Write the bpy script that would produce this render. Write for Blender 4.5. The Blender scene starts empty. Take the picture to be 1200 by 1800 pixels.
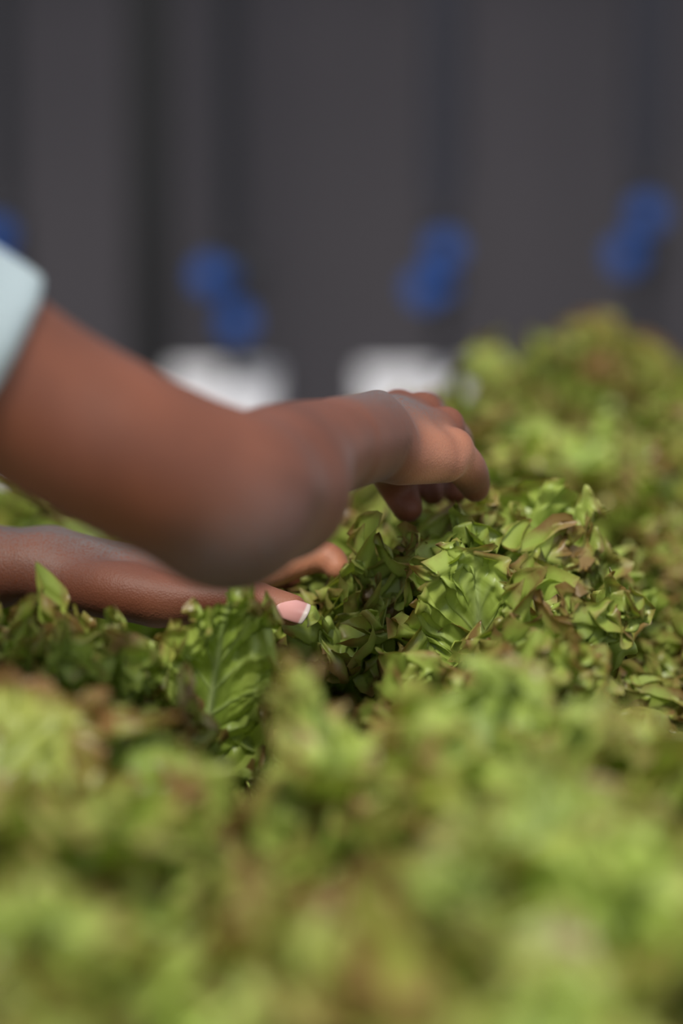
import bpy, math, random
import numpy as np
from mathutils import Vector, Matrix

# ---------------------------------------------------------------- camera, world, sun, exposure
S = bpy.context.scene
COL = S.collection
FPX = 5950.0                      # focal length in pixels of the 1200 px wide frame
CAMZ = 1.45
TH = math.atan(1200.0 / FPX)      # pitch below the horizon
CF = np.array([0.0, math.cos(TH), -math.sin(TH)])
CU = np.array([0.0, math.sin(TH), math.cos(TH)])
CR = np.array([1.0, 0.0, 0.0])
CO = np.array([0.0, 0.0, CAMZ])

def P(px, py, d):
    """world point seen at pixel (px, py) at forward distance d"""
    return CO + d * (CF + (px - 600.0) / FPX * CR - (py - 900.0) / FPX * CU)

cam_d = bpy.data.cameras.new('camera')
cam_d.sensor_fit = 'HORIZONTAL'
cam_d.sensor_width = 24.0
cam_d.lens = 24.0 * FPX / 1200.0
cam_d.clip_start = 0.05
cam_d.dof.use_dof = True
cam_d.dof.focus_distance = 1.69
cam_d.dof.aperture_fstop = 2.3
cam = bpy.data.objects.new('camera', cam_d)
COL.objects.link(cam)
cam.location = (0, 0, CAMZ)
cam.rotation_euler = (math.pi / 2 - TH, 0, 0)
S.camera = cam

w = bpy.data.worlds.new('world'); S.world = w
w.use_nodes = True
bg = w.node_tree.nodes['Background']
bg.inputs['Color'].default_value = (0.87, 0.91, 1.0, 1)
bg.inputs['Strength'].default_value = 0.82

sun_d = bpy.data.lights.new('sun', 'SUN')
sun_d.energy = 3.1
sun_d.angle = math.radians(12)
sun_d.color = (1.0, 0.95, 0.86)
sun = bpy.data.objects.new('sun', sun_d)
COL.objects.link(sun)
SUN_TO = Vector((-0.14, -0.62, 1.0)).normalized()      # direction towards the sun
sun.rotation_euler = SUN_TO.to_track_quat('Z', 'Y').to_euler()
sun.location = (1.5, -1.5, 5)

S.view_settings.view_transform = 'Standard'
S.view_settings.look = 'None'
S.view_settings.exposure = 0.0
S.view_settings.gamma = 1.0
S.view_settings.use_curve_mapping = False

# ---------------------------------------------------------------- helpers
def lin(r, g, b):
    f = lambda c: (c / 255 / 12.92) if c / 255 <= 0.04045 else ((c / 255 + 0.055) / 1.055) ** 2.4
    return (f(r), f(g), f(b), 1.0)

def mesh_from(name, V, F, smooth=True, uv=None, attrs=None):
    me = bpy.data.meshes.new(name)
    V = np.asarray(V, dtype=np.float32); F = np.asarray(F, dtype=np.int32)
    n, k = F.shape
    me.vertices.add(len(V)); me.vertices.foreach_set('co', V.ravel())
    me.loops.add(n * k); me.loops.foreach_set('vertex_index', F.ravel())
    me.polygons.add(n)
    me.polygons.foreach_set('loop_start', np.arange(0, n * k, k, dtype=np.int32))
    me.polygons.foreach_set('loop_total', np.full(n, k, dtype=np.int32))
    me.update(calc_edges=True)
    me.polygons.foreach_set('use_smooth', np.full(n, smooth))
    if uv is not None:
        l = me.uv_layers.new(name='UVMap')
        l.data.foreach_set('uv', np.asarray(uv, dtype=np.float32)[F.ravel()].ravel())
    for an, av in (attrs or {}).items():
        a = me.attributes.new(an, 'FLOAT', 'POINT')
        a.data.foreach_set('value', np.asarray(av, dtype=np.float32))
    me.validate()
    return me

def link(name, me, mat=None, parent=None, loc=None):
    o = bpy.data.objects.new(name, me)
    COL.objects.link(o)
    if mat is not None and me is not None and not me.materials: me.materials.append(mat)
    if parent is not None: o.parent = parent
    if loc is not None: o.location = loc
    return o

def tag(o, label, cat, group=None):
    o['label'] = label; o['category'] = cat
    if group: o['group'] = group
    return o

def empty(name, loc=(0, 0, 0)):
    o = bpy.data.objects.new(name, None); COL.objects.link(o)
    o.empty_display_size = 0.02; o.location = loc
    return o

class MB:
    """collects simple closed shapes into one mesh"""
    def __init__(s): s.v = []; s.f = []
    def add(s, V, F):
        b = len(s.v); s.v += [tuple(p) for p in V]; s.f += [tuple(i + b for i in q) for q in F]; return s
    def box(s, x0, x1, y0, y1, z0, z1):
        V = [(x, y, z) for x in (x0, x1) for y in (y0, y1) for z in (z0, z1)]
        return s.add(V, [(0, 1, 3, 2), (4, 6, 7, 5), (0, 4, 5, 1), (2, 3, 7, 6), (0, 2, 6, 4), (1, 5, 7, 3)])
    def lathe(s, prof, origin=(0, 0, 0), axis='z', n=24):
        """prof: (radius, height) list, closed by caps"""
        V = []
        for r, h in prof:
            for i in range(n):
                a = 2 * math.pi * i / n
                c, d = r * math.cos(a), r * math.sin(a)
                p = {'z': (c, d, h), 'y': (c, h, d), 'x': (h, c, d)}[axis]
                V.append((p[0] + origin[0], p[1] + origin[1], p[2] + origin[2]))
        F = []
        for j in range(len(prof) - 1):
            for i in range(n):
                a, b = j * n + i, j * n + (i + 1) % n
                F.append((a, b, b + n, a + n))
        F.append(tuple(range(n))[::-1]); F.append(tuple(range((len(prof) - 1) * n, len(prof) * n)))
        return s.add(V, F)
    def mesh(s, name, smooth=False):
        me = bpy.data.meshes.new(name); me.from_pydata(s.v, [], s.f); me.update()
        bm_fix(me)
        if smooth:
            me.polygons.foreach_set('use_smooth', np.full(len(me.polygons), True))
            me.set_sharp_from_angle(angle=math.radians(40))
        return me

import bmesh
def bm_fix(me):
    bm = bmesh.new(); bm.from_mesh(me); bmesh.ops.recalc_face_normals(bm, faces=bm.faces); bm.to_mesh(me); bm.free()

def bevel(o, wd=0.002, seg=2):
    m = o.modifiers.new('bevel', 'BEVEL'); m.width = wd; m.segments = seg; m.limit_method = 'ANGLE'
    return o

# ---------------------------------------------------------------- materials
def mat(name):
    m = bpy.data.materials.new(name); m.use_nodes = True
    nt = m.node_tree; b = nt.nodes['Principled BSDF']
    return m, nt, b
def N(nt, t, **kw):
    n = nt.nodes.new(t)
    for k, v in kw.items():
        if k in n.inputs.keys(): n.inputs[k].default_value = v
        else: setattr(n, k, v)
    return n
def ramp(nt, stops, fac):
    r = nt.nodes.new('ShaderNodeValToRGB')
    e = r.color_ramp.elements
    while len(e) < len(stops): e.new(0.5)
    for i, (p, c) in enumerate(stops): e[i].position = p; e[i].color = c
    nt.links.new(fac, r.inputs['Fac']); return r
def plain(name, col, rough=0.6, bump=0.0, scale=60, var=0.12):
    m, nt, b = mat(name)
    tc = N(nt, 'ShaderNodeTexCoord')
    no = N(nt, 'ShaderNodeTexNoise', Scale=scale, Detail=5.0)
    nt.links.new(tc.outputs['Object'], no.inputs['Vector'])
    lo = tuple(c * (1 - var) for c in col[:3]) + (1,); hi = tuple(min(1, c * (1 + var)) for c in col[:3]) + (1,)
    r = ramp(nt, [(0.3, lo), (0.7, hi)], no.outputs['Fac'])
    nt.links.new(r.outputs['Color'], b.inputs['Base Color'])
    b.inputs['Roughness'].default_value = rough
    if bump:
        bp = N(nt, 'ShaderNodeBump', Strength=bump, Distance=0.002)
        nt.links.new(no.outputs['Fac'], bp.inputs['Height']); nt.links.new(bp.outputs['Normal'], b.inputs['Normal'])
    return m

def leaf_material(name, deep, mid, light, tip, tipamt):
    m, nt, b = mat(name)
    L = nt.links.new
    at = N(nt, 'ShaderNodeAttribute', attribute_name='rimness')
    ab = N(nt, 'ShaderNodeAttribute', attribute_name='ribness')
    tc = N(nt, 'ShaderNodeTexCoord')
    oi = N(nt, 'ShaderNodeObjectInfo')
    add = N(nt, 'ShaderNodeVectorMath', operation='ADD')
    L(tc.outputs['Object'], add.inputs[0]); L(oi.outputs['Location'], add.inputs[1])
    n1 = N(nt, 'ShaderNodeTexNoise', Scale=28.0, Detail=4.0)
    n2 = N(nt, 'ShaderNodeTexNoise', Scale=90.0, Detail=3.0)
    for n in (n1, n2): L(add.outputs[0], n.inputs['Vector'])
    # body colour
    r1 = ramp(nt, [(0.0, deep), (0.45, mid), (0.85, light)], at.outputs['Fac'])
    mx = N(nt, 'ShaderNodeMix', data_type='RGBA')
    r2 = ramp(nt, [(0.35, mid), (0.65, light)], n1.outputs['Fac'])
    mx.inputs[0].default_value = 0.45
    L(r1.outputs['Color'], mx.inputs[6]); L(r2.outputs['Color'], mx.inputs[7])
    # pale midrib and veins
    mr = N(nt, 'ShaderNodeMix', data_type='RGBA')
    L(ab.outputs['Fac'], mr.inputs[0]); L(mx.outputs[2], mr.inputs[6]); mr.inputs[7].default_value = lin(196, 210, 150)
    # red-brown frill tips: a coat of colour along the margin, broken up by patches
    ma = N(nt, 'ShaderNodeMath', operation='MULTIPLY_ADD'); L(n2.outputs['Fac'], ma.inputs[0]); ma.inputs[1].default_value = 0.35
    L(at.outputs['Fac'], ma.inputs[2])
    mb_ = N(nt, 'ShaderNodeMath', operation='MULTIPLY_ADD'); L(n1.outputs['Fac'], mb_.inputs[0]); mb_.inputs[1].default_value = 0.50
    L(ma.outputs[0], mb_.inputs[2])
    mc = N(nt, 'ShaderNodeMapRange'); mc.inputs['From Min'].default_value = 1.33 - tipamt; mc.inputs['From Max'].default_value = 1.51 - tipamt
    mc.inputs['To Max'].default_value = 0.85
    L(mb_.outputs[0], mc.inputs['Value'])
    mt = N(nt, 'ShaderNodeMix', data_type='RGBA')
    L(mc.outputs[0], mt.inputs[0]); L(mr.outputs[2], mt.inputs[6]); mt.inputs[7].default_value = tip
    hsv = N(nt, 'ShaderNodeHueSaturation')
    mv = N(nt, 'ShaderNodeMapRange'); mv.inputs['To Min'].default_value = 0.84; mv.inputs['To Max'].default_value = 1.14
    L(oi.outputs['Random'], mv.inputs['Value']); L(mv.outputs[0], hsv.inputs['Value']); L(mt.outputs[2], hsv.inputs['Color'])
    L(hsv.outputs['Color'], b.inputs['Base Color'])
    b.inputs['Roughness'].default_value = 0.36
    b.inputs['Specular IOR Level'].default_value = 0.45
    uvn = N(nt, 'ShaderNodeUVMap')
    vo = N(nt, 'ShaderNodeTexVoronoi', Scale=1.0); vo.feature = 'SMOOTH_F1'
    mp = N(nt, 'ShaderNodeMapping'); mp.inputs['Scale'].default_value = (38, 9, 1)
    L(uvn.outputs['UV'], mp.inputs['Vector']); L(mp.outputs[0], vo.inputs['Vector'])
    bp = N(nt, 'ShaderNodeBump', Strength=0.55, Distance=0.0016)
    L(vo.outputs['Distance'], bp.inputs['Height'])
    bp2 = N(nt, 'ShaderNodeBump', Strength=0.3, Distance=0.0008)
    L(n2.outputs['Fac'], bp2.inputs['Height']); L(bp.outputs[0], bp2.inputs['Normal'])
    L(bp2.outputs['Normal'], b.inputs['Normal'])
    tr = N(nt, 'ShaderNodeBsdfTranslucent')
    h2 = N(nt, 'ShaderNodeHueSaturation', Saturation=1.15, Value=1.1)
    L(hsv.outputs['Color'], h2.inputs['Color']); L(h2.outputs[0], tr.inputs['Color'])
    ms = N(nt, 'ShaderNodeMixShader'); ms.inputs[0].default_value = 0.28
    L(b.outputs[0], ms.inputs[1]); L(tr.outputs[0], ms.inputs[2])
    L(ms.outputs[0], nt.nodes['Material Output'].inputs['Surface'])
    return m

LEAF = leaf_material('lettuce_leaf', lin(94, 122, 42), lin(141, 165, 66), lin(182, 198, 98), lin(136, 94, 62), 0.0)
LEAF2 = leaf_material('lettuce_leaf_reddish', lin(104, 120, 44), lin(150, 164, 66), lin(184, 190, 98), lin(134, 84, 60), 0.05)
STEM = plain('lettuce_stem', lin(190, 205, 150), 0.5, 0.2)
PVC = plain('white_channel_plastic', lin(224, 224, 228), 0.45, 0.1, 30, 0.04)
CUP = plain('black_cup_plastic', lin(40, 40, 42), 0.5)
PIPE = plain('dark_pipe_plastic', lin(17, 18, 24), 0.7, 0.1, 30)
GREYPIPE = plain('grey_pipe_plastic', lin(42, 42, 50), 0.7, 0.1, 30)
BLUE = plain('blue_valve_plastic', lin(14, 72, 146), 0.4, 0.1, 60, 0.06)
STEEL = plain('painted_steel', lin(13, 13, 13), 0.6, 0.2, 40)
FRAME = plain('galvanised_steel', lin(120, 122, 124), 0.45, 0.2, 50)
CLOTH = plain('pale_blue_cotton', lin(172, 187, 190), 0.9, 0.6, 600, 0.05)
DENIM = plain('dark_denim', lin(44, 52, 74), 0.9, 0.6, 500)
SHOE = plain('black_rubber', lin(30, 30, 32), 0.6)
HAIR = plain('black_hair', lin(22, 18, 17), 0.8, 1.0, 300)
EYEW = plain('eye_white', lin(225, 220, 212), 0.2)
EYED = plain('eye_iris', lin(40, 24, 16), 0.2)

def skin_material():
    m, nt, b = mat('brown_skin'); L = nt.links.new
    tc = N(nt, 'ShaderNodeTexCoord')
    at = N(nt, 'ShaderNodeAttribute', attribute_name='palm')
    n1 = N(nt, 'ShaderNodeTexNoise', Scale=22.0, Detail=3.0); L(tc.outputs['Object'], n1.inputs['Vector'])
    r = ramp(nt, [(0.3, lin(102, 55, 34)), (0.7, lin(121, 67, 43))], n1.outputs['Fac'])
    mx = N(nt, 'ShaderNodeMix', data_type='RGBA'); L(at.outputs['Fac'], mx.inputs[0]); L(r.outputs[0], mx.inputs[6]); mx.inputs[7].default_value = lin(214, 146, 112)
    aa = N(nt, 'ShaderNodeAttribute', attribute_name='ash')
    na = N(nt, 'ShaderNodeTexNoise', Scale=900.0, Detail=2.0); L(tc.outputs['Object'], na.inputs['Vector'])
    rs = N(nt, 'ShaderNodeMapRange'); rs.inputs['From Min'].default_value = 0.36; rs.inputs['From Max'].default_value = 0.54
    L(na.outputs['Fac'], rs.inputs['Value'])
    mm = N(nt, 'ShaderNodeMath', operation='MULTIPLY'); L(rs.outputs[0], mm.inputs[0]); L(aa.outputs['Fac'], mm.inputs[1])
    ma = N(nt, 'ShaderNodeMix', data_type='RGBA'); L(mm.outputs[0], ma.inputs[0]); L(mx.outputs[2], ma.inputs[6]); ma.inputs[7].default_value = lin(104, 99, 98)
    L(ma.outputs[2], b.inputs['Base Color'])
    b.inputs['Roughness'].default_value = 0.58
    b.inputs['Subsurface Weight'].default_value = 0.12
    b.inputs['Subsurface Radius'].default_value = (0.006, 0.0025, 0.0012)
    b.inputs['Subsurface Scale'].default_value = 0.5
    b.inputs['Sheen Weight'].default_value = 0.08
    b.inputs['Sheen Roughness'].default_value = 0.4
    b.inputs['Sheen Tint'].default_value = (0.85, 0.9, 1, 1)
    v = N(nt, 'ShaderNodeTexVoronoi', Scale=900.0); L(tc.outputs['Object'], v.inputs['Vector'])
    n2 = N(nt, 'ShaderNodeTexNoise', Scale=260.0, Detail=3.0); L(tc.outputs['Object'], n2.inputs['Vector'])
    bp = N(nt, 'ShaderNodeBump', Strength=0.5, Distance=0.00025); L(v.outputs['Distance'], bp.inputs['Height'])
    b2 = N(nt, 'ShaderNodeBump', Strength=0.35, Distance=0.0004); L(n2.outputs['Fac'], b2.inputs['Height']); L(bp.outputs[0], b2.inputs['Normal'])
    L(b2.outputs[0], b.inputs['Normal'])
    return m
SKIN = skin_material()
NAIL, _nt, _b = mat('fingernail'); _b.inputs['Roughness'].default_value = 0.28
_at = N(_nt, 'ShaderNodeAttribute', attribute_name='tipness')
_r = ramp(_nt, [(0.0, lin(222, 186, 178)), (0.12, lin(214, 158, 152)), (0.84, lin(206, 146, 140)), (0.90, lin(232, 214, 204))], _at.outputs['Fac'])
_nt.links.new(_r.outputs[0], _b.inputs['Base Color'])

# ---------------------------------------------------------------- the setting
BED = 0.90
def structure(name, me, m):
    o = link(name, me, m); o['kind'] = 'structure'; return o
fl = structure('floor', MB().box(-4, 4, -3, 4.30, -0.1, 0).mesh('floor'), plain('concrete', lin(96, 96, 98), 0.9, 0.5, 12))
def wall_material():
    m, nt, b = mat('dark_grey_fabric_wall'); L = nt.links.new
    tc = N(nt, 'ShaderNodeTexCoord'); mp = N(nt, 'ShaderNodeMapping'); mp.inputs['Scale'].default_value = (3.2, 1, 0.35)
    L(tc.outputs['Object'], mp.inputs['Vector'])
    n = N(nt, 'ShaderNodeTexNoise', Scale=2.0, Detail=3.0); L(mp.outputs[0], n.inputs['Vector'])
    r = ramp(nt, [(0.3, lin(66, 63, 67)), (0.7, lin(74, 70, 74))], n.outputs['Fac'])
    L(r.outputs[0], b.inputs['Base Color']); b.inputs['Roughness'].default_value = 0.9
    wv = N(nt, 'ShaderNodeTexNoise', Scale=400.0); L(tc.outputs['Object'], wv.inputs['Vector'])
    bp = N(nt, 'ShaderNodeBump', Strength=0.4, Distance=0.001); L(wv.outputs['Fac'], bp.inputs['Height']); L(bp.outputs[0], b.inputs['Normal'])
    return m
structure('wall_back', MB().box(-4, 4, 4.20, 4.30, 0, 3.0).mesh('wall_back'), wall_material())
# added roof slab, out of view, sized so its shadow darkens the upper wall
cr = structure('added_shade_roof', MB().box(-4, 4, 3.56, 4.30, 2.24, 2.32).mesh('added_shade_roof'), STEEL)

# support posts under the added roof slab
def post(x, y, wd, label):
    e = empty('support_post', (x, y, 0))
    o = link('shaft', MB().box(-wd / 2, wd / 2, -wd / 2, wd / 2, 0.006, 2.238).mesh('shaft'), STEEL, e); bevel(o, 0.004)
    link('base_plate', MB().box(-.07, .07, -.07, .07, 0, .008).mesh('base_plate'), STEEL, e)
    return tag(e, label, 'post', None)
px2x = lambda px, d: (px - 600) / FPX * d
post(px2x(272, 3.88), 3.80, 0.048, 'dark square steel post standing left of the left irrigation pipe')

# ---------------------------------------------------------------- growing channels
CH_Y0, CH_Y1 = 0.35, 3.46
COLX = [-0.320, -0.122, 0.074, 0.272]
def channel(x, label, hole_ys, y1):
    e = empty('growing_channel', (x, 0, BED))
    hw, h = 0.052, 0.055
    cs = [CH_Y0] + [v for hy, _ in hole_ys for v in (hy - 0.026, hy + 0.026)] + [y1]
    mb = MB()
    # U body: sides, bottom
    mb.box(-hw, -hw + .003, CH_Y0, y1, -h, 0); mb.box(hw - .003, hw, CH_Y0, y1, -h, 0); mb.box(-hw + .003, hw - .003, CH_Y0, y1, -h, -h + .003)
    # lid with square planting holes
    for a, b in zip(cs[0::2], cs[1::2]): mb.box(-hw + .003, hw - .003, a, b, -.003, 0)
    for hy, dx in hole_ys:
        mb.box(-hw + .003, dx - .026, hy - .026, hy + .026, -.003, 0); mb.box(dx + .026, hw - .003, hy - .026, hy + .026, -.003, 0)
    link('channel_body', mb.mesh('channel_body'), PVC, e)
    for yy in (CH_Y0 - .006, y1):
        c = MB().box(-hw - .003, hw + .003, yy, yy + .006, -h - .003, .004)
        bevel(link('end_cap', c.mesh('end_cap'), PVC, e), .0015)
    return tag(e, label, 'channel', None)

# ---------------------------------------------------------------- lettuce leaves
rng = np.random.default_rng(7)
def noise1(t, f, r, k=6):
    o = np.zeros_like(t)
    for i in range(k):
        o += np.sin(2 * np.pi * t * f * r.uniform(.6, 1.5) + r.uniform(0, 6.28)) / k ** .5
    return o

def leaf_mesh(name, seed, L=.17, Wd=.062, a0=10, a1=45, cup=.45, A=(.012, .0065, .003), curl=0.0, fine=1.0, nt_=820, nr=30, flat=1.0):
    r = np.random.default_rng(seed)
    t = np.linspace(0, 1, nt_)
    tau = t * 2 - 1; th = np.abs(tau); sg = np.sign(tau)
    # egg-shaped outline, resampled to even steps along the margin
    fi = np.linspace(0, 1, 400)
    op = L * (.53 + .47 * np.cos(np.pi * fi)); oq = Wd * np.sin(np.pi * fi) * (1 + .22 * np.cos(np.pi * fi)) + .006 * fi ** 2
    al = np.concatenate([[0], np.cumsum(np.hypot(np.diff(op), np.diff(oq)))]); al /= al[-1]
    rp = np.interp(th, al, op) * (1 + .04 * noise1(t, 3, r))
    rq = sg * np.interp(th, al, oq) * (1 + .08 * noise1(t, 3.5, r))
    mp = L * (.86 * (1 - th ** 1.1)); mq = np.zeros_like(mp)
    # meandering warp of phase
    ph = t + .012 * noise1(t, 6, r)
    rr = 1 - (1 - np.linspace(0, 1, nr)) ** 1.35
    T, R = np.meshgrid(t, rr, indexing='ij')
    # deep lobes + pointed teeth
    F1, F2, F3 = 8.5 * fine, (25 + r.uniform(-1.5, 1.5)) * fine, (60 + r.uniform(-3, 3)) * fine
    nteeth = F3 * 1.5
    tw = (ph * nteeth) % 1.0
    tooth = (1 - np.abs(tw * 2 - 1)) ** 1.5
    tl = .0052 * (0.75 + .35 * noise1(t, 9, r)) * tooth * np.clip((1 - th) * 6, 0, 1)
    lobe = .0035 * noise1(ph, 22, r) * np.clip((1 - th) * 5, 0, 1)
    ln = np.hypot(rp - mp, rq - mq) + 1e-6
    ext = 1 + (tl + lobe) / ln
    ext = np.clip(ext, .3, 2)
    up = (rp - mp) / ln; uq = (rq - mq) / ln
    Re = R * (1 + (ext[:, None] - 1) * R ** 3)
    p = mp[:, None] + (rp - mp)[:, None] * Re
    q = mq[:, None] + (rq - mq)[:, None] * Re
    # frill
    fade = np.clip((1 - th) * 3.2, .0, 1) ** .7
    
    d = np.zeros_like(p); ta = np.zeros_like(p)
    for Fq, Am, pw in ((F1, A[0], 1.5), (F2, A[1] * .95, 2.6 - .9 * (fine > 1)), (F3, A[2] * 1.45, 3.6 - 1.2 * (fine > 1))):
        am = Am * (1 + .45 * noise1(t, Fq * .35, r))
        phs = 2 * np.pi * Fq * ph + .9 * noise1(t, Fq * .5, r)
        sw = (1.1 * noise1(t, Fq * .3, r))[:, None] * np.sin(R * 5.0 + r.uniform(0, 6)) * (1.3 if Fq > 10 else .5)
        ph2 = phs[:, None] + sw
        d += (am * fade)[:, None] * np.sin(ph2) * R ** pw
        ta += (am * .80 * fade)[:, None] * np.sin(2 * ph2 + .4) * R ** (pw + .5)
    # blistered frill band: small rounded cups between the folds
    bl = np.sin(2 * np.pi * F3 * .52 * ph[:, None] + 2.2 * np.sin(R * 7) + noise1(t, 12, r)[:, None] * 1.5) * np.sin(R * 19 + (2.0 * noise1(t, 16, r))[:, None])
    d += (.0026 + .0012 * (fine > 1)) * fade[:, None] * bl * np.clip(R * 1.6 - .45 + .3 * (fine > 1), 0, 1)
    # tangential (along the rim) displacement in the flat plane
    p = p + ta * (-uq * 1.0)[:, None] * 1.0
    q = q + ta * (up)[:, None]
    # blistered blade
    d += .0026 * np.sin(p * 330 + 3 * noise1(T * 1.0, 4, r)) * np.sin(q * 380 + 1.7) * R * (1 - .5 * R)
    # midrib: thick ridge on the underside
    rw = .0035 * (1 - .75 * np.clip(p / L, 0, 1)) + .0008
    ribn = np.exp(-(q / rw) ** 2) * np.clip(1.15 - p / L, 0, 1)
    d -= .0035 * ribn
    # curl of the very margin backwards / forwards
    d += curl * R ** 3 * .02
    # secondary veins
    vein = np.exp(-((((T * 2 - 1) * 11) % 1.0 - .5) / .09) ** 2) * (1 - R) ** .8 * (1 - np.exp(-(q / .004) ** 2))
    d -= .0008 * vein
    # bend along the midrib
    s = np.linspace(-.1, 1.4, 400)
    ang = np.radians(a0 + (a1 - a0) * np.clip(s, 0, 1.4) ** 1.4)
    ds = (s[1] - s[0]) * L
    cx = np.cumsum(np.sin(ang)) * ds; cz = np.cumsum(np.cos(ang)) * ds
    i0 = np.argmin(np.abs(s)); cx -= cx[i0]; cz -= cz[i0]
    ps = p / L
    X = np.interp(ps, s, cx); Z = np.interp(ps, s, cz); AN = np.interp(ps, s, ang)
    # cup: cross-section is an arc of angle growing with cup
    kq = cup / Wd
    aq = q * kq
    Y = np.sin(aq) / kq
    lift = (1 - np.cos(aq)) / kq
    d2 = d + lift * flat
    # local normal rotated with the arc
    ny = -np.sin(aq)
    X3 = X - np.cos(AN) * (d * np.cos(aq) + lift)
    Z3 = Z + np.sin(AN) * (d * np.cos(aq) + lift)
    Y3 = Y + d * ny
    V = np.stack([X3, Y3, Z3], -1).reshape(-1, 3)
    i = np.arange(nt_ - 1)[:, None] * nr + np.arange(nr - 1)[None, :]
    Fc = np.stack([i, i + nr, i + nr + 1, i + 1], -1).reshape(-1, 4)
    rim = (R * np.clip((1 - th) * 4, 0, 1)[:, None] + (tooth[:, None] * .10 * R ** 6)).ravel()
    rib = np.clip(ribn * 1.2 + .35 * vein + np.clip(.25 - p / L, 0, 1) * 2.2, 0, 1).ravel()
    uv = np.stack([T.ravel(), R.ravel()], -1)
    return mesh_from(name, V, Fc, True, uv, {'rimness': rim, 'ribness': rib})

CLS = {}
def build_leaves():
    CLS['in'] = [leaf_mesh('leaf', 100 + k, L=.150 + .012 * k, Wd=.048, a0=-4 + 6 * k, a1=16 + 14 * k, cup=.9, A=(.013, .009, .0036), curl=-.3, fine=.78) for k in range(4)]
    CLS['mid'] = [leaf_mesh('leaf', 200 + k, L=.172, Wd=.064, a0=14 + 5 * k, a1=54 + 12 * k, cup=.55, A=(.017, .010, .0038), curl=.2, fine=.78) for k in range(5)]
    CLS['out'] = [leaf_mesh('leaf', 300 + k, L=.165, Wd=.070, a0=38 + 8 * k, a1=92 + 12 * k, cup=.3, A=(.016, .009, .0036), curl=.3, fine=.78) for k in range(4)]
    CLS['frill'] = [leaf_mesh('leaf', 400 + k, L=.158 + .01 * (k % 3), Wd=.046 + .004 * (k % 2), a0=-10, a1=46 + 16 * k, cup=.5 + .15 * (k % 3), A=(.013, .0078, .0034), curl=.5, fine=1.25, nt_=960, nr=34) for k in range(5)]
    CLS['upright'] = [leaf_mesh('leaf', 500 + k, L=.175, Wd=.045, a0=-4, a1=20 + 8 * k, cup=-.5, A=(.009, .007, .0034), curl=.2, flat=1) for k in range(2)]
    for l in CLS.values():
        for me in l: me.materials.append(LEAF)
build_leaves()
CUPM = MB().lathe([(.018, -.045), (.022, -.002), (.027, -.002), (.027, .002), (.021, .002), (.017, -.002)], n=16).mesh('net_cup')
CUPM.materials.append(CUP)
STEMM = MB().lathe([(.006, -.03), (.009, .0), (.011, .02), (.008, .05), (.003, .07)], n=12).mesh('stem', True)
STEMM.materials.append(STEM)

def add_leaf(root, me, az, tilt, sc, zoff=0.0, rad=.008, matl=None, roll=0.0):
    o = bpy.data.objects.new('leaf', me); COL.objects.link(o); o.parent = root
    o.location = (rad * math.cos(az), rad * math.sin(az), zoff)
    R_ = Matrix.Rotation(az, 3, 'Z') @ Matrix.Rotation(math.radians(tilt), 3, 'Y') @ Matrix.Rotation(math.radians(roll), 3, 'X')
    o.rotation_euler = R_.to_euler(); o.scale = (sc, sc, sc)
    if matl is not None:
        o.material_slots[0].link = 'OBJECT'; o.material_slots[0].material = matl
    return o

def head(x, y, size, seed, label, z=BED, n=(7, 10, 7), tilt=0.0, lean=(0, 0), group='curly lettuces growing in the white channels', red=.18, skip=()):
    r = random.Random(seed)
    root = empty('lettuce', (x, y, z))
    root.rotation_euler = (lean[0], lean[1], 0)
    link('net_cup', CUPM, None, root); link('stem', STEMM, None, root)
    az = r.uniform(0, 6.28)
    for cls, cnt, zo, rad in (('in', n[0], .03, .006), ('mid', n[1], .016, .010), ('out', n[2], .004, .011)):
        for k in range(cnt):
            az += 2.39996 + r.uniform(-.25, .25)
            add_leaf(root, r.choice(CLS[cls]), az, r.uniform(-7, 9) + tilt, size * r.uniform(.86, 1.10), zo, rad,
                     LEAF2 if r.random() < red else None, r.uniform(-10, 10))
    return tag(root, label, 'lettuce', group)

def mound(x, y, size, seed, label, z=BED, n=46, red=.2, spread=84, group='curly lettuces growing in the white channels'):
    """dense head: leaf tips spread evenly over a dome, so that frilled margins cover it"""
    r = random.Random(seed)
    root = empty('lettuce', (x, y, z))
    link('net_cup', CUPM, None, root); link('stem', STEMM, None, root)
    az = r.uniform(0, 6.28)
    for k in range(n):
        az += 2.39996 + r.uniform(-.15, .15)
        u = (k + .5) / n
        th = spread * u ** .62
        add_leaf(root, r.choice(CLS['frill']), az, th - 16 + r.uniform(-5, 5), size * (1.04 - .20 * u) * r.uniform(.92, 1.06), .045 - .04 * u, .006 + .006 * u,
                 LEAF2 if r.random() < red else None, r.uniform(-14, 14))
    return tag(root, label, 'lettuce', group)
def extra(root, cls, i, base, az, tilt, sc, roll=0, matl=None):
    o = add_leaf(root, CLS[cls][i], az, tilt, sc, 0, 0, matl, roll)
    o.location = Vector(base) - root.location
    return o

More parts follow.
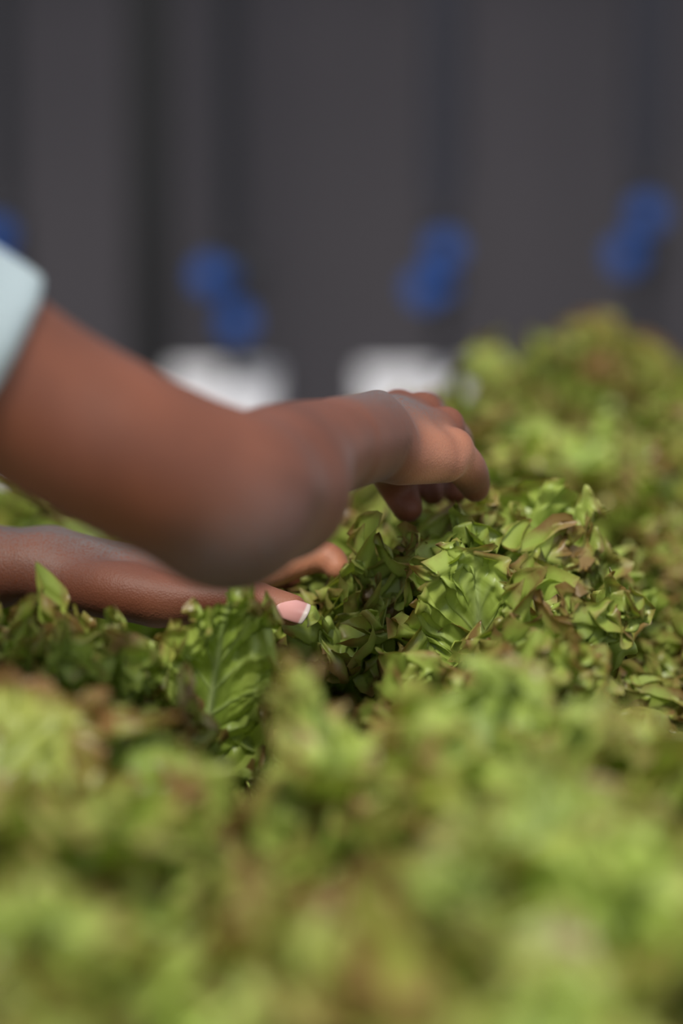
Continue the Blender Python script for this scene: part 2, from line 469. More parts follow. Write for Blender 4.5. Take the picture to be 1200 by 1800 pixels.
LABELS = {
    'LF1': 'blurred curly lettuce nearest the camera in the channel left of the middle',
    'LF2': 'second curly lettuce from the camera in the channel left of the middle',
    'LF3': 'third curly lettuce from the camera in the channel left of the middle',
    'LF4': 'curly lettuce directly in front of the far thumb and wrist',
    'L5': 'curly lettuce glimpsed below the elbow, just behind the far wrist',
    'L6': 'curly lettuce behind the near forearm, farthest in the channel left of the middle',
    'M1': 'very blurred curly lettuce nearest the camera in the middle channel',
    'M2': 'second curly lettuce from the camera in the middle channel',
    'M3': 'third curly lettuce from the camera in the middle channel',
    'M4': 'dense frilly lettuce directly in front of the lettuce held by the hands',
    'HELD': 'sharp frilly lettuce with red-brown tips gripped between the two hands',
    'M6': 'frilly lettuce directly behind the bent fingers of the near hand',
    'M7': 'curly lettuce second behind the near hand in the middle channel',
    'M8': 'last lettuce of the middle channel, beside the bare white channel end',
    'R1': 'very blurred curly lettuce nearest the camera in the right channel',
    'R2': 'second curly lettuce from the camera in the right channel',
    'R3': 'third curly lettuce from the camera in the right channel',
    'R4': 'dense frilly lettuce right of the lettuce held by the hands',
    'R5': 'frilly lettuce in the right channel, fifth from the camera',
    'R6': 'curly lettuce in the right channel, sixth from the camera',
    'R7': 'low curly lettuce in front of the tallest lettuce at far right',
    'R8': 'tallest upright lettuce at the far end of the right channel',
    'A0': 'curly lettuce at the left edge beside the far forearm',
    'A1': 'curly lettuce behind the far forearm in the leftmost channel',
    'A2': 'last curly lettuce of the leftmost channel, below the near upper arm',
}
# (column, y, size, key of LABELS)
HEADS = [
    (1, 0.93, 0.98, 'LF1'), (1, 1.12, 1.00, 'LF2'), (1, 1.31, 1.02, 'LF3'), (1, 1.455, 0.98, 'LF4'), (1, 1.90, 0.88, 'L5'), (1, 2.10, 0.86, 'L6'),
    (2, 0.97, 0.98, 'M1'), (2, 1.16, 1.02, 'M2'), (2, 1.35, 1.04, 'M3'), (2, 1.55, 0.92, 'M4'), (2, 1.95, .90, 'M6'), (2, 2.15, .92, 'M7'), (2, 2.40, .98, 'M8'),
    (3, 1.10, .98, 'R1'), (3, 1.30, .98, 'R2'), (3, 1.50, 1.0, 'R3'), (3, 1.70, 1.0, 'R4'), (3, 1.90, 1.0, 'R5'), (3, 2.10, .92, 'R6'), (3, 2.28, .84, 'R7'), (3, 2.45, 1.14, 'R8'),
    (0, 1.60, 1.08, 'A0'), (0, 1.95, .9, 'A1'), (0, 2.15, .9, 'A2'),
]
MOUNDS = {'R8': 30, 'M8': 30, 'M4': 34, 'R3': 34, 'R4': 34, 'R5': 30, 'LF4': 30, 'M6': 28}
LEAN = {'R8': (0, -.33), 'M8': (0, .18)}
NARROW = {'R8': 50, 'M8': 50}
SHIFT = {'M8': .02, 'R8': -.02, 'A0': .02, 'LF4': -.02}
holes = {0: [], 1: [], 2: [], 3: []}
ROOT = {}
for i, (c, y, sz, lb) in enumerate(HEADS):
    if lb in MOUNDS:
        ROOT[lb] = mound(COLX[c] + SHIFT.get(lb, 0), y, sz * .84, 40 + i, lb, n=MOUNDS[lb], spread=NARROW.get(lb, 84))
        ROOT[lb].rotation_euler = LEAN.get(lb, (0, 0)) + (0,)
    else: ROOT[lb] = head(COLX[c] + SHIFT.get(lb, 0), y, sz, 40 + i, lb, lean=LEAN.get(lb, (0, 0)))
    holes[c].append((y, SHIFT.get(lb, 0)))
holes[2].append((1.745, -.02))
ROOT['HELD'] = mound(COLX[2] - .02, 1.745, .96, 12, 'HELD', n=68, red=.05)
# single leaves that stand out
D_ = -math.pi / 2
extra(ROOT['HELD'], 'upright', 0, (.078, 1.640, .925), D_, -5, .98, 4)
extra(ROOT['HELD'], 'frill', 1, (.104, 1.650, .93), D_ + .5, 2, .98, 4)
extra(ROOT['M4'], 'upright', 1, (.100, 1.560, .915), D_, -2, .84, 4)
ex = extra(ROOT['LF4'], 'upright', 1, (-.074, 1.575, .928), D_ + .25, -4, .97, -6); ex.scale = (.97, .62, .97); ex['keep'] = 1
for q, (xx, yy, sc, az) in enumerate(((-.158, 1.58, .93, -1.9), (-.138, 1.585, .88, -1.3), (-.12, 1.565, .84, -1.7), (-.178, 1.60, .95, -1.5), (-.10, 1.57, .80, -1.4))):
    extra(ROOT['LF4'], 'frill', q % 5, (xx, yy, .945), az, -2 + 4 * (q % 2), sc, 0)
# take out single leaves that would hide the thumb, the fingertip, the bare channel ends, or stand above the far canopy line
def thin_out():
    bpy.context.view_layer.update()
    cache = {}
    sky = ([0, 430, 500, 600, 612, 750, 765, 900, 1000, 1090, 1130, 1150, 1200], [560, 640, 672, 690, 700, 700, 622, 592, 577, 552, 556, 640, 655])
    clear = [(468, 548, 1036, 1088, 1.684, .004), (200, 370, 1030, 1080, 1.69, .02), (370, 470, 1020, 1040, 1.69, .02), (485, 590, 955, 990, 1.742, .01),
             (1085, 1165, 1300, 1370, 1.60, .12)]
    out = []
    for root in ROOT.values():
        M = np.array(root.matrix_world)
        for o in root.children:
            if not o.name.startswith('leaf') or 'keep' in o: continue
            me = o.data
            if me.name not in cache:
                a = np.empty(len(me.vertices) * 3, np.float32); me.vertices.foreach_get('co', a); cache[me.name] = a.reshape(-1, 3)[::5]
            W = np.array(o.matrix_world); V = cache[me.name] @ W[:3, :3].T + W[:3, 3] - CO
            d = V @ CF; px = 600 + FPX * (V @ CR) / d; py = 900 - FPX * (V @ CU) / d
            bad = False
            if d.mean() > 2.0 and ((py < np.interp(px, *sky)) & (px > 430) & (px < 1250)).mean() > .015: bad = True
            for x0, x1, y0, y1, dm, fr in clear:
                if ((px > x0) & (px < x1) & (py > y0) & (py < y1) & (d < dm)).mean() > fr: bad = True
            if bad: out.append(o)
    for o in out: bpy.data.objects.remove(o)
thin_out()
for key, root in ROOT.items(): root['label'] = LABELS[key]
for c, lb in enumerate(('white plastic growing channel farthest left, below the sleeve', 'white plastic growing channel below the left column of lettuces',
                        'white plastic growing channel below the lettuce held by the hands', 'white plastic growing channel below the tall right column of lettuces')):
    channel(COLX[c], lb, sorted(holes[c]), CH_Y1)
# trestle under the channels
tr = empty('channel_trestle', (0, 0, 0))
for yy in (0.6, 2.0, 3.3):
    link('cross_bar', MB().box(-.42, .42, yy - .02, yy + .02, BED - .100, BED - .0585).mesh('cross_bar'), FRAME, tr)
    for xx in (-.39, .39):
        link('leg', MB().box(xx - .02, xx + .02, yy - .02, yy + .02, 0, BED - .1001).mesh('leg'), FRAME, tr)
tag(tr, 'grey steel trestle of cross bars and legs carrying the white channels', 'trestle')

# ---------------------------------------------------------------- irrigation drop pipes with blue valves
def knob(mb_, c, rad, th, axis='y'):
    pr = [(rad * .55, -th / 2), (rad * .95, -th * .42), (rad, -th * .2), (rad, th * .2), (rad * .93, th * .42), (rad * .5, th / 2)]
    mb_.lathe(pr, c, axis, 28)
    for k in range(10):
        a = k * 2 * math.pi / 10
        mb_.lathe([(rad * .13, -th * .36), (rad * .13, th * .36)], (c[0] + rad * math.cos(a), c[1], c[2] + rad * math.sin(a)), 'y', 8)
    return mb_
def drop(pxl, upper, lower, side_up, y, label, wide=False, black=None):
    """upper/lower: pixel centres of the blue handles"""
    d = y / .98
    x = px2x(pxl, d)
    e = empty('irrigation_pipe', (x, y, BED))
    z = lambda py: P(0, py, (y) / (CF[1] - (py - 900) / FPX * CU[1]))[2] - BED
    xx = lambda p: px2x(p, d) - x
    r = .0085
    mb = MB().lathe([(r, -.03), (r, z(upper[1]) + .02)], n=20); 
    link('pipe', mb.mesh('pipe', True), PIPE, e)
    r2 = .021 if wide else .0125
    mb = MB().lathe([(r * 1.1, z(upper[1]) + .015), (r2, z(upper[1]) + .06), (r2, 1.31)], n=24)
    link('upper_pipe', mb.mesh('upper_pipe', True), GREYPIPE if wide else PIPE, e)
    for (cx, cy), rad in ((upper, .0150), (lower, .0150)):
        zz = z(cy)
        b = MB().lathe([(.012, zz - .026), (.0155, zz - .022), (.0155, zz + .022), (.012, zz + .026)], n=20)
        b.lathe([(.007, -.024), (.007, 0)], (0, 0, zz), 'y', 12)
        v = link('valve_body', b.mesh('valve_body', True), PIPE, e)
        hx = max(-.022, min(.022, xx(cx)))
        k = knob(MB(), (hx, -.030, zz), rad, .016)
        k.box(min(0, hx) - .006, max(0, hx) + .006, -.030, -.022, zz - .006, zz + .006)
        h = link('valve_handle', k.mesh('valve_handle', True), BLUE, v)
        h['label'] = 'blue valve handle'
    if black:
        zz = z(black[1]); bx = xx(black[0])
        b = MB().lathe([(.014, -.030), (.019, -.026), (.019, .016), (.012, .02)], (bx, 0, zz), 'y', 20)
        link('coupling', b.mesh('coupling', True), PIPE, e)
    return tag(e, label, 'pipe')
drop(22, (4, 408), (-30, 470), 0, 3.36, 'dark irrigation pipe at the left edge of the photo above the sleeve')
drop(408, (374, 478), (420, 558), 0, 3.38, 'thin dark irrigation pipe above the bent elbow, its upper blue valve on the left', black=(436, 484))
drop(776, (776, 432), (742, 500), 1, 3.40, 'grey irrigation pipe above the hand, wide at top, with two blue valves', wide=True)
drop(1124, (1122, 370), (1074, 442), 1, 3.42, 'dark irrigation pipe at the right above the tallest lettuces', wide=True, black=(1126, 446))
hd = empty('header_pipe', (0, 3.40, 2.215))
link('tube', MB().lathe([(.022, -.8), (.022, .8)], n=24, axis='x').mesh('tube', True), PIPE, hd)
tag(hd, 'dark header pipe overhead feeding the irrigation pipes', 'pipe')

# ---------------------------------------------------------------- person: signed-distance body, meshed by surface nets
class SDF:
    def __init__(s, lo, hi, vox):
        s.lo = np.array(lo, float); s.vox = vox
        s.n = np.ceil((np.array(hi) - s.lo) / vox).astype(int) + 1
        s.f = np.full(tuple(s.n), .06, dtype=np.float32)
    def _box(s, lo, hi):
        a = np.clip(np.floor((lo - s.lo) / s.vox).astype(int), 0, s.n - 1)
        b = np.clip(np.ceil((hi - s.lo) / s.vox).astype(int) + 1, 1, s.n)
        ax = [s.lo[i] + s.vox * np.arange(a[i], b[i]) for i in range(3)]
        return (slice(a[0], b[0]), slice(a[1], b[1]), slice(a[2], b[2])), ax[0][:, None, None], ax[1][None, :, None], ax[2][None, None, :]
    def blend(s, sl, d, k, sub=False):
        f = s.f[sl]
        if sub:
            h = np.clip(.5 - .5 * (f + d) / k, 0, 1); s.f[sl] = f * (1 - h) - d * h + k * h * (1 - h)
        else:
            h = np.clip(.5 + .5 * (f - d) / k, 0, 1); s.f[sl] = f * (1 - h) + d * h - k * h * (1 - h)
    def cone(s, a, b, ra, rb, k=.008, sub=False, flat=None):
        """flat = (axis vector, factor): squashes the section along the axis"""
        a = np.array(a, float); b = np.array(b, float); m = max(ra, rb) + .03
        if flat is not None: m += .02
        sl, x, y, z = s._box(np.minimum(a, b) - m, np.maximum(a, b) + m)
        ab = b - a; L2 = ab @ ab + 1e-12
        dx, dy, dz = x - a[0], y - a[1], z - a[2]
        t = np.clip((dx * ab[0] + dy * ab[1] + dz * ab[2]) / L2, 0, 1)
        ex, ey, ez = dx - t * ab[0], dy - t * ab[1], dz - t * ab[2]
        if flat is not None:
            ax = np.array(flat[0], float); ax /= np.linalg.norm(ax); c = (ex * ax[0] + ey * ax[1] + ez * ax[2]) * (flat[1] - 1)
            ex, ey, ez = ex + c * ax[0], ey + c * ax[1], ez + c * ax[2]
        d = np.sqrt(ex * ex + ey * ey + ez * ez) - (ra + (rb - ra) * t)
        s.blend(sl, d.astype(np.float32), k, sub)
    def chain(s, pts, k=.008, sub=6):
        """smooth tapered tube through the points: one hard union of short cones, blended in once"""
        Pp = np.array([list(p) + [r] for p, r in pts], float)
        if len(Pp) > 2:
            E = np.vstack([2 * Pp[0] - Pp[1], Pp, 2 * Pp[-1] - Pp[-2]]); out = []
            for i in range(1, len(E) - 2):
                for t in np.arange(sub) / sub:
                    p0, p1, p2, p3 = E[i - 1:i + 3]
                    out.append(.5 * (2 * p1 + (p2 - p0) * t + (2 * p0 - 5 * p1 + 4 * p2 - p3) * t * t + (3 * p1 - p0 - 3 * p2 + p3) * t ** 3))
            out.append(Pp[-1]); Pp = np.array(out)
        m = Pp[:, 3].max() + .03
        sl, x, y, z = s._box(Pp[:, :3].min(0) - m, Pp[:, :3].max(0) + m)
        o = [q.start for q in sl]
        D = np.full(s.f[sl].shape, .06, np.float32)
        for a, b in zip(Pp[:-1], Pp[1:]):
            mm = max(a[3], b[3]) + .03
            s2, x, y, z = s._box(np.minimum(a, b)[:3] - mm, np.maximum(a, b)[:3] + mm)
            s2l = tuple(slice(q.start - oo, q.stop - oo) for q, oo in zip(s2, o))
            ab = (b - a)[:3]; L2 = ab @ ab + 1e-12
            dx, dy, dz = x - a[0], y - a[1], z - a[2]
            t = np.clip((dx * ab[0] + dy * ab[1] + dz * ab[2]) / L2, 0, 1)
            d = np.sqrt((dx - t * ab[0]) ** 2 + (dy - t * ab[1]) ** 2 + (dz - t * ab[2]) ** 2) - (a[3] + (b[3] - a[3]) * t)
            D[s2l] = np.minimum(D[s2l], d)
        s.blend(sl, D, k)
    def mesh(s):
        f = s.f; n = s.n
        c = [f[i:n[0] - 1 + i, j:n[1] - 1 + j, k:n[2] - 1 + k] for i in (0, 1) for j in (0, 1) for k in (0, 1)]
        neg = sum((q < 0).astype(np.int8) for q in c)
        act = (neg > 0) & (neg < 8)
        I, J, K = np.nonzero(act)
        idx = np.full(act.shape, -1, dtype=np.int64); idx[I, J, K] = np.arange(len(I))
        acc = np.zeros((len(I), 3)); cnt = np.zeros(len(I))
        offs = [(i, j, k) for i in (0, 1) for j in (0, 1) for k in (0, 1)]
        for o1 in offs:
            for ax in range(3):
                if o1[ax]: continue
                o2 = list(o1); o2[ax] = 1
                f1 = f[I + o1[0], J + o1[1], K + o1[2]]; f2 = f[I + o2[0], J + o2[1], K + o2[2]]
                m = (f1 < 0) != (f2 < 0)
                t = np.where(m, f1 / np.where(m, f1 - f2, 1), 0)
                for q in range(3):
                    acc[:, q] += np.where(m, o1[q] + (t if q == ax else 0), 0)
                cnt += m
        V = (np.stack([I, J, K], -1) + acc / cnt[:, None]) * s.vox + s.lo
        F = []
        for ax in range(3):
            u, v = [(1, 2), (2, 0), (0, 1)][ax]
            sa = [slice(None)] * 3; sb = [slice(None)] * 3
            sa[ax] = slice(0, -1); sb[ax] = slice(1, None)
            A = f[tuple(sa)] < 0; B = f[tuple(sb)] < 0
            cr_ = A != B
            q = np.stack(np.nonzero(cr_), -1)
            q = q[(q[:, u] > 0) & (q[:, v] > 0) & (q[:, u] < n[u] - 1) & (q[:, v] < n[v] - 1)]
            fl_ = A[q[:, 0], q[:, 1], q[:, 2]]
            def at(du, dv):
                w_ = q.copy(); w_[:, u] -= du; w_[:, v] -= dv; return idx[w_[:, 0], w_[:, 1], w_[:, 2]]
            quad = np.stack([at(1, 1), at(0, 1), at(0, 0), at(1, 0)], -1)
            quad[~fl_] = quad[~fl_][:, ::-1]
            F.append(quad)
        F = np.concatenate(F); F = F[(F >= 0).all(1)]
        return V, F

def relax(V, F, it=2):
    E = np.concatenate([F[:, [0, 1]], F[:, [1, 2]], F[:, [2, 3]], F[:, [3, 0]]])
    for _ in range(it):
        acc = np.zeros_like(V); cn = np.zeros(len(V))
        for q in range(3):
            acc[:, q] = np.bincount(E[:, 0], V[E[:, 1], q], len(V)) + np.bincount(E[:, 1], V[E[:, 0], q], len(V))
        cn = np.bincount(E[:, 0], minlength=len(V)) + np.bincount(E[:, 1], minlength=len(V))
        V = V * .5 + .5 * acc / np.maximum(cn, 1)[:, None]
    return V

# --- right arm (bent elbow towards the camera, forearm going away to the bent hand)
SH_R = np.array([-.285, 1.37, 1.300]); SH_L = np.array([-.30, 1.72, 1.30])
R_PTS = dict(
    A0=P(-330, 465, 1.395), A1=P(30, 688, 1.42), A2=P(200, 785, 1.43), A3=P(330, 845, 1.445), E=P(398, 880, 1.46), O=P(402, 926, 1.455),
    F1=P(468, 838, 1.51), F2=P(580, 784, 1.60), W=P(668, 765, 1.665))
def right_arm():
    lo = np.array([-.345, 1.25, 1.02]); hi = np.array([.085, 1.86, 1.35])
    s = SDF(lo, hi, .0019)
    g = R_PTS
    s.chain([(SH_R, .050), (g['A0'], .046), (g['A1'], .0375), (g['A2'], .037), (g['A3'], .0365), (g['E'], .032)], .02)
    s.cone(g['E'], g['O'], .028, .0145, .02)
    s.chain([(g['E'], .031), (g['F1'], .0315), (g['F2'], .0225), (g['W'], .0175)], .02)
    s.cone(g['O'], P(500, 890, 1.52), .012, .020, .03)
    # wrist: ulna head bump + radius side
    s.cone(P(600, 760, 1.61), P(662, 722, 1.675), .014, .0105, .008)
    s.cone(P(600, 800, 1.61), P(672, 795, 1.68), .016, .012, .010)
    # back of hand: metacarpals fanning from the wrist (little finger side nearest)
    W = P(676, 770, 1.675)
    mcp = dict(p=P(790, 796, 1.715), r=P(776, 757, 1.742), m=P(736, 731, 1.760), i=P(700, 722, 1.772))
    s.cone(P(688, 792, 1.672), mcp['p'], .0150, .0112, .006)
    s.cone(P(684, 765, 1.680), mcp['r'], .0145, .0100, .005)
    s.cone(P(684, 752, 1.690), mcp['m'], .0140, .0100, .005)
    s.cone(P(676, 742, 1.700), mcp['i'], .0135, .0105, .005)
    # heel of the hand (hypothenar) and palm fill
    s.cone(P(706, 802, 1.682), P(782, 812, 1.706), .0140, .0106, .006)
    s.cone(P(700, 790, 1.71), P(745, 780, 1.73), .016, .013, .012)
    # fingers
    s.chain([(mcp['p'], .0118), (P(818, 822, 1.728), .0104), (P(830, 842, 1.738), .0090), (P(835, 857, 1.742), .0076)], .003)
    s.chain([(mcp['r'], .0112), (P(797, 776, 1.785), .0102), (P(806, 822, 1.80), .0088), (P(800, 862, 1.797), .0074)], .003)
    s.chain([(mcp['m'], .0115), (P(752, 728, 1.815), .0104), (P(762, 800, 1.83), .0090), (P(760, 866, 1.822), .0076)], .003)
    s.chain([(mcp['i'], .0112), (P(716, 735, 1.815), .0100), (P(718, 806, 1.828), .0088), (P(708, 872, 1.815), .0076)], .003)
    # knuckle bumps
    for q, r_ in (('p', .0092), ('r', .0092), ('m', .0092)):
        c = mcp[q] + np.array([.0022, 0, .0032]); s.cone(c, c + 1e-4, r_, r_, .003)
    # thumb hanging behind
    s.chain([(P(690, 775, 1.705), .0155), (P(684, 812, 1.735), .0125), (P(700, 858, 1.745), .0098), (P(716, 892, 1.742), .0080)], .008)
    V, F = s.mesh(); V = relax(V, F, 1)
    palm = np.zeros(len(V))
    for c, r_ in ((P(735, 822, 1.690), .022), (P(782, 815, 1.71), .018), (P(822, 840, 1.757), .012), (P(700, 838, 1.69), .014), (P(833, 858, 1.76), .010)):
        palm = np.maximum(palm, np.exp(-((V - c) ** 2).sum(1) / r_ ** 2 * 1.1))
    return V, F, palm

L_IDX = dict(tip=P(595, 1000, 1.742))
TH_IP = P(436, 1052, 1.700); TH_T = P(512, 1072, 1.690)
def left_arm():
    lo = np.array([-.46, 1.60, .985]); hi = np.array([.03, 1.95, 1.33])
    s = SDF(lo, hi, .0016)
    EL = np.array([-.405, 1.86, 1.09]); 
    s.chain([(SH_L, .048), (EL, .034)], .015)
    W = P(-30, 1000, 1.745)
    s.chain([(EL, .034), (EL * .6 + W * .4, .033), (W, .0185)], .02)
    # wrist going into the hand
    s.chain([(W, .0195), (P(60, 1000, 1.735), .0180), (P(150, 1008, 1.735), .0150)], .012)
    s.cone(P(-30, 978, 1.765), P(90, 975, 1.765), .0165, .013, .012)
    mc = dict(i=P(392, 1020, 1.745), m=P(396, 1012, 1.770), r=P(376, 1022, 1.793), p=P(350, 1035, 1.812))
    for q, a, r0 in (('i', P(90, 992, 1.742), .0140), ('m', P(90, 982, 1.757), .0145), ('r', P(90, 984, 1.775), .0135), ('p', P(80, 995, 1.79), .012)):
        s.cone(a, mc[q], r0, .0108, .012)
    # thenar + thumb
    s.chain([(P(100, 1022, 1.728), .0125), (P(210, 1040, 1.712), .0150), (P(318, 1054, 1.705), .0118), (TH_IP, .0094), (P(470, 1062, 1.695), .0092), (TH_T, .0080)], .008)
    s.cone(P(282, 1060, 1.71), P(300, 1062, 1.708), .0115, .0105, .008)
    # index: over the lettuce, fingertip bent down
    s.chain([(mc['i'], .0105), (P(470, 1003, 1.748), .0094), (P(548, 978, 1.752), .0090), (P(580, 984, 1.748), .0080), (P(591, 997, 1.745), .0068)], .003)
    s.chain([(mc['m'], .0108), (P(480, 1014, 1.785), .0095), (P(560, 1010, 1.80), .0088), (P(600, 1030, 1.80), .0075)], .003)
    s.chain([(mc['r'], .0104), (P(460, 1030, 1.812), .0092), (P(535, 1040, 1.825), .0084), (P(570, 1065, 1.822), .0072)], .003)
    s.chain([(mc['p'], .0092), (P(415, 1050, 1.832), .0080), (P(470, 1070, 1.842), .0072), (P(500, 1090, 1.84), .0064)], .003)
    # webbing between thumb and index
    s.cone(P(240, 1035, 1.725), P(330, 1030, 1.735), .012, .009, .012)
    V, F = s.mesh(); V = relax(V, F, 1)
    palm = np.zeros(len(V))
    for c, r_ in ((P(300, 1092, 1.71), .012), (P(500, 1092, 1.69), .012), (P(540, 995, 1.742), .018), (P(480, 1012, 1.745), .012), (P(592, 1003, 1.742), .012)):
        palm = np.maximum(palm, .75 * np.exp(-((V - c) ** 2).sum(1) / r_ ** 2))
    return V, F, palm

HIP = np.array([-.66, 1.56, .93]); NECK = np.array([-.335, 1.545, 1.335]); HEADC = np.array([-.285, 1.545, 1.515])
def torso_sdf(s, g=0.0):
    k = .03
    Yv = np.array([0, 1, 0.])
    mid = HIP * .5 + NECK * .5 + np.array([-.01, 0, .02])
    for sg in (-1, 1):
        s.cone(HIP + Yv * sg * .075, mid + Yv * sg * .055, .105 + g, .098 + g, k)
        s.cone(mid + Yv * sg * .055, NECK + Yv * sg * .085 + np.array([-.05, 0, -.07]), .098 + g, .088 + g, k)
    s.cone(SH_R, SH_L, .050 + g, .050 + g, k)
    s.cone(SH_R + np.array([-.03, .02, -.02]), SH_L + np.array([-.03, -.02, -.02]), .058 + g, .058 + g, k)
def legs_sdf(s, g=0.0, feet=True):
    for sg in (-1, 1):
        h = HIP + np.array([0, sg * .085, -.02]); kn = np.array([-.62, 1.56 + sg * .11, .49]); an = np.array([-.68, 1.56 + sg * .12, .085])
        s.chain([(h, .088 + g), (h * .5 + kn * .5, .072 + g), (kn, .056 + g), (kn * .62 + an * .38, .054 + g), (an, .040 + g)], .02)
def body_rest():
    s = SDF([-.86, 1.22, .0], [-.12, 1.90, 1.66], .006)
    torso_sdf(s); legs_sdf(s)
    for sg in (-1, 1):
        an = np.array([-.68, 1.56 + sg * .12, .06]); s.cone(an, an + np.array([.15, sg * .015, -.025]), .034, .024, .02)
    # arms' roots inside the sleeves
    s.cone(SH_R, R_PTS['A0'], .049, .044, .02)
    s.cone(SH_L, SH_L * .6 + np.array([-.405, 1.86, 1.09]) * .4, .047, .041, .02)
    s.cone(NECK, HEADC + np.array([-.02, 0, -.07]), .052, .048, .03)
    # head: cranium, face, jaw
    s.cone(HEADC + np.array([-.035, 0, .035]), HEADC + np.array([.015, 0, .03]), .078, .075, .02)
    s.cone(HEADC + np.array([.03, 0, .01]), HEADC + np.array([.048, 0, -.062]), .058, .032, .03)
    s.cone(HEADC + np.array([.0, -.03, -.04]), HEADC + np.array([.03, -.012, -.078]), .034, .024, .03)
    s.cone(HEADC + np.array([.0, .03, -.04]), HEADC + np.array([.03, .012, -.078]), .034, .024, .03)
    s.cone(HEADC + np.array([.084, 0, .012]), HEADC + np.array([.102, 0, -.022]), .009, .014, .012)
    s.cone(HEADC + np.array([.078, -.014, -.050]), HEADC + np.array([.078, .014, -.050]), .010, .010, .008)
    for sg in (-1, 1):
        s.cone(HEADC + np.array([.078, sg * .03, .012]), HEADC + np.array([.079, sg * .03, .012]), .014, .014, .006, sub=True)
        s.cone(HEADC + np.array([.070, sg * .018, .034]), HEADC + np.array([.066, sg * .045, .032]), .012, .010, .012)
        s.cone(HEADC + np.array([-.012, sg * .080, .022]), HEADC + np.array([-.006, sg * .078, -.022]), .013, .009, .008)
    V, F = s.mesh(); return relax(V, F, 1), F, np.zeros(len(V))

person = empty('person', (HIP[0], HIP[1], 0))
off = np.array([HIP[0], HIP[1], 0])
parts = [right_arm(), left_arm(), body_rest()]
Vs, Fs, Ps = [], [], []; b0 = 0
for V, F, pl in parts:
    Vs.append(V - off); Fs.append(F + b0); Ps.append(pl); b0 += len(V)
# dry, ashy skin on the far wrist and hand back, the near elbow tip and the top of the near wrist
AV = np.concatenate(Vs) + off; ASH = np.zeros(len(AV))
for a, b_, r_, st in ((P(-60, 950, 1.76), P(170, 965, 1.75), .026, 1.5), (P(170, 965, 1.75), P(330, 1000, 1.74), .016, 1.0), (P(400, 985, 1.43), P(430, 960, 1.435), .028, .8), (P(590, 700, 1.62), P(720, 690, 1.71), .018, 1.0)):
    ab = b_ - a; t_ = np.clip(((AV - a) @ ab) / (ab @ ab), 0, 1)
    ASH = np.maximum(ASH, 1 * st * np.exp(-(((AV - a - t_[:, None] * ab) / r_) ** 2).sum(1)))
body = link('body', mesh_from('body', np.concatenate(Vs), np.concatenate(Fs), True, None, {'palm': np.concatenate(Ps), 'ash': np.clip(ASH, 0, 1)}), SKIN, person)
tag(person, 'person in a pale blue shirt reaching across the lettuces with both bare arms', 'person')

def shell(name, build, cut, m, vox=.005, noise=.0):
    lo, hi = build[0], build[1]
    s = SDF(lo, hi, vox); build[2](s)
    sl, x, y, z = s._box(np.array(lo), np.array(hi) + vox)
    s.f = s.f + noise * (np.sin(x * 90 + y * 40) * np.sin(z * 75 + y * 30 + x * 50)).astype(np.float32)
    s.f = np.maximum(s.f, cut(x, y, z).astype(np.float32))
    V, F = s.mesh(); V = relax(V, F, 2)
    return link(name, mesh_from(name, V - off, F), m, person)
# shirt with short sleeves; the right hem sits above the elbow
HEM_R = P(-12, 652, 1.418); DIR_R = (R_PTS['A2'] - R_PTS['A1']); DIR_R /= np.linalg.norm(DIR_R)
DIR_L = np.array([-.405, 1.86, 1.09]) - SH_L; DIR_L /= np.linalg.norm(DIR_L); HEM_L = SH_L + DIR_L * .15
def shirt_b(s):
    torso_sdf(s, .012)
    s.cone(SH_R, HEM_R + DIR_R * .03, .078, .0405, .03)
    s.cone(SH_L, HEM_L + DIR_L * .03, .060, .046, .03)
def shirt_cut(x, y, z):
    cr_ = (x - HEM_R[0]) * DIR_R[0] + (y - HEM_R[1]) * DIR_R[1] + (z - HEM_R[2]) * DIR_R[2]
    cl = (x - HEM_L[0]) * DIR_L[0] + (y - HEM_L[1]) * DIR_L[1] + (z - HEM_L[2]) * DIR_L[2]
    cl = np.where((y > 1.68) & (z < 1.32), cl, -1); cr_ = np.where(y < 1.50, cr_, -1)
    hem = (.88 - z) + 0 * x + 0 * y
    nk = .075 - np.sqrt((x - NECK[0]) ** 2 + (y - NECK[1]) ** 2) * np.ones_like(z)
    nk = np.where(z > 1.30, nk, -1)
    return np.maximum(np.maximum(cr_, cl), np.maximum(hem, nk))
sh = shell('shirt', ([-.84, 1.24, .84], [-.05, 1.88, 1.42], shirt_b), shirt_cut, CLOTH, .0045, .0015)
sh['label'] = 'pale blue short-sleeved shirt'
def tro_b(s): legs_sdf(s, .014); s.cone(HIP + np.array([0, -.07, 0]), HIP + np.array([0, .07, 0]), .112, .112, .03)
shell('trousers', ([-.84, 1.30, .03], [-.45, 1.82, 1.07], tro_b), lambda x, y, z: np.maximum(.07 - z, z - .96) + 0 * x + 0 * y, DENIM, .007, .001)
for sg in (-1, 1):
    def shoe_b(s, sg=sg):
        an = np.array([-.68, 1.56 + sg * .12, .045]); s.cone(an, an + np.array([.17, sg * .018, -.005]), .046, .036, .02); s.cone(an, an + np.array([0, 0, .04]), .045, .048, .02)
    yy = 1.56 + sg * .12
    shell('shoe', ([-.78, yy - .09, -.02], [-.42, yy + .10, .16], shoe_b), lambda x, y, z: np.maximum(.001 - z, z - .12) + 0 * x + 0 * y, SHOE, .006)
def hair_b(s):
    s.cone(HEADC + np.array([-.045, 0, .042]), HEADC + np.array([.0, 0, .045]), .088, .080, .02)
    s.cone(HEADC + np.array([-.06, 0, .0]), HEADC + np.array([-.055, 0, -.03]), .075, .06, .02)
shell('hair', ([-.46, 1.42, 1.38], [-.12, 1.67, 1.68], hair_b), lambda x, y, z: (x - HEADC[0]) * .8 - (z - HEADC[2]) * .75 + .0 + 0 * y, HAIR, .004, .0015)
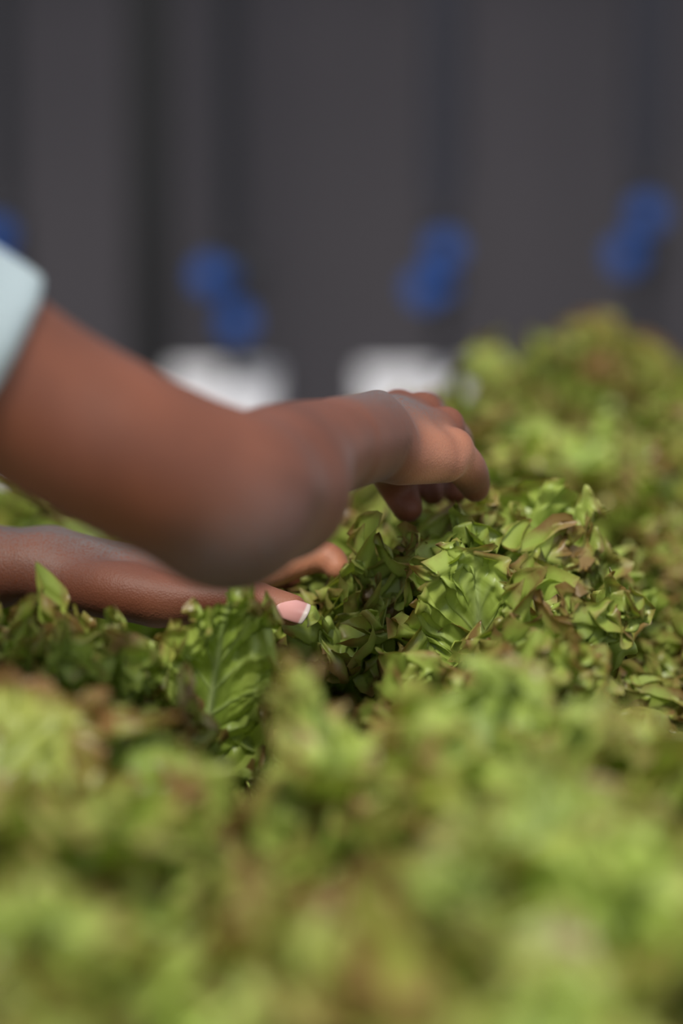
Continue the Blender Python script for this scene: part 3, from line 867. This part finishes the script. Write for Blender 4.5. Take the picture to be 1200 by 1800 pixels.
for sg in (-1, 1):
    c = HEADC + np.array([.070, sg * .03, .012]) - off
    e = link('eye', MB().lathe([(.003, -.0115), (.0085, -.008), (.0118, 0), (.0085, .008), (.003, .0115)], tuple(c), 'x', 16).mesh('eye', True), EYEW, person)
    link('iris', MB().lathe([(.0055, .0095), (.0050, .0112), (.002, .012)], tuple(c), 'x', 16).mesh('iris', True), EYED, e)

def nail(c, ax, nrm, ln, wd, name='fingernail', curv=.0085):
    ax = np.array(ax) / np.linalg.norm(ax); nrm = np.array(nrm, float); nrm -= ax * (nrm @ ax); nrm /= np.linalg.norm(nrm); sd = np.cross(nrm, ax)
    nu, nv = 20, 14; V = []; T = []
    for layer in (0, 1):
        for i in range(nu):
            u = i / (nu - 1)
            for j in range(nv):
                v = j / (nv - 1) * 2 - 1
                ww = wd / 2 * (1 - .16 * (1 - u) ** 3 - .10 * u ** 6)
                uu = u - .5 + (.13 * (1 - v * v) * (u ** 2) - .10 * (1 - v * v) * (1 - u) ** 2) - .05 * u
                ang = v * ww / curv
                p = c + ax * (uu * ln) + sd * (math.sin(ang) * curv) + nrm * ((math.cos(ang) - 1) * curv - .0007 * layer - .0006 * (2 * u - 1) ** 2)
                V.append(p); T.append(u)
    F = []
    def id_(l, i, j): return l * nu * nv + i * nv + j
    for i in range(nu - 1):
        for j in range(nv - 1):
            F.append((id_(0, i, j), id_(0, i + 1, j), id_(0, i + 1, j + 1), id_(0, i, j + 1)))
            F.append((id_(1, i, j), id_(1, i, j + 1), id_(1, i + 1, j + 1), id_(1, i + 1, j)))
    for i in range(nu - 1):
        F.append((id_(0, i, 0), id_(1, i, 0), id_(1, i + 1, 0), id_(0, i + 1, 0))); F.append((id_(0, i, nv - 1), id_(0, i + 1, nv - 1), id_(1, i + 1, nv - 1), id_(1, i, nv - 1)))
    for j in range(nv - 1):
        F.append((id_(0, 0, j), id_(0, 0, j + 1), id_(1, 0, j + 1), id_(1, 0, j))); F.append((id_(0, nu - 1, j), id_(1, nu - 1, j), id_(1, nu - 1, j + 1), id_(0, nu - 1, j + 1)))
    me = mesh_from(name, np.array(V) - off, F, True, None, {'tipness': T}); bm_fix(me)
    return link(name, me, NAIL, person)
nax = P(522, 1075, 1.688) - P(470, 1060, 1.695)
nl = nail(P(514, 1069, 1.6800), nax, -CF + .45 * CU, .0150, .0135)
nl['label'] = 'pink thumbnail with a pale free edge'
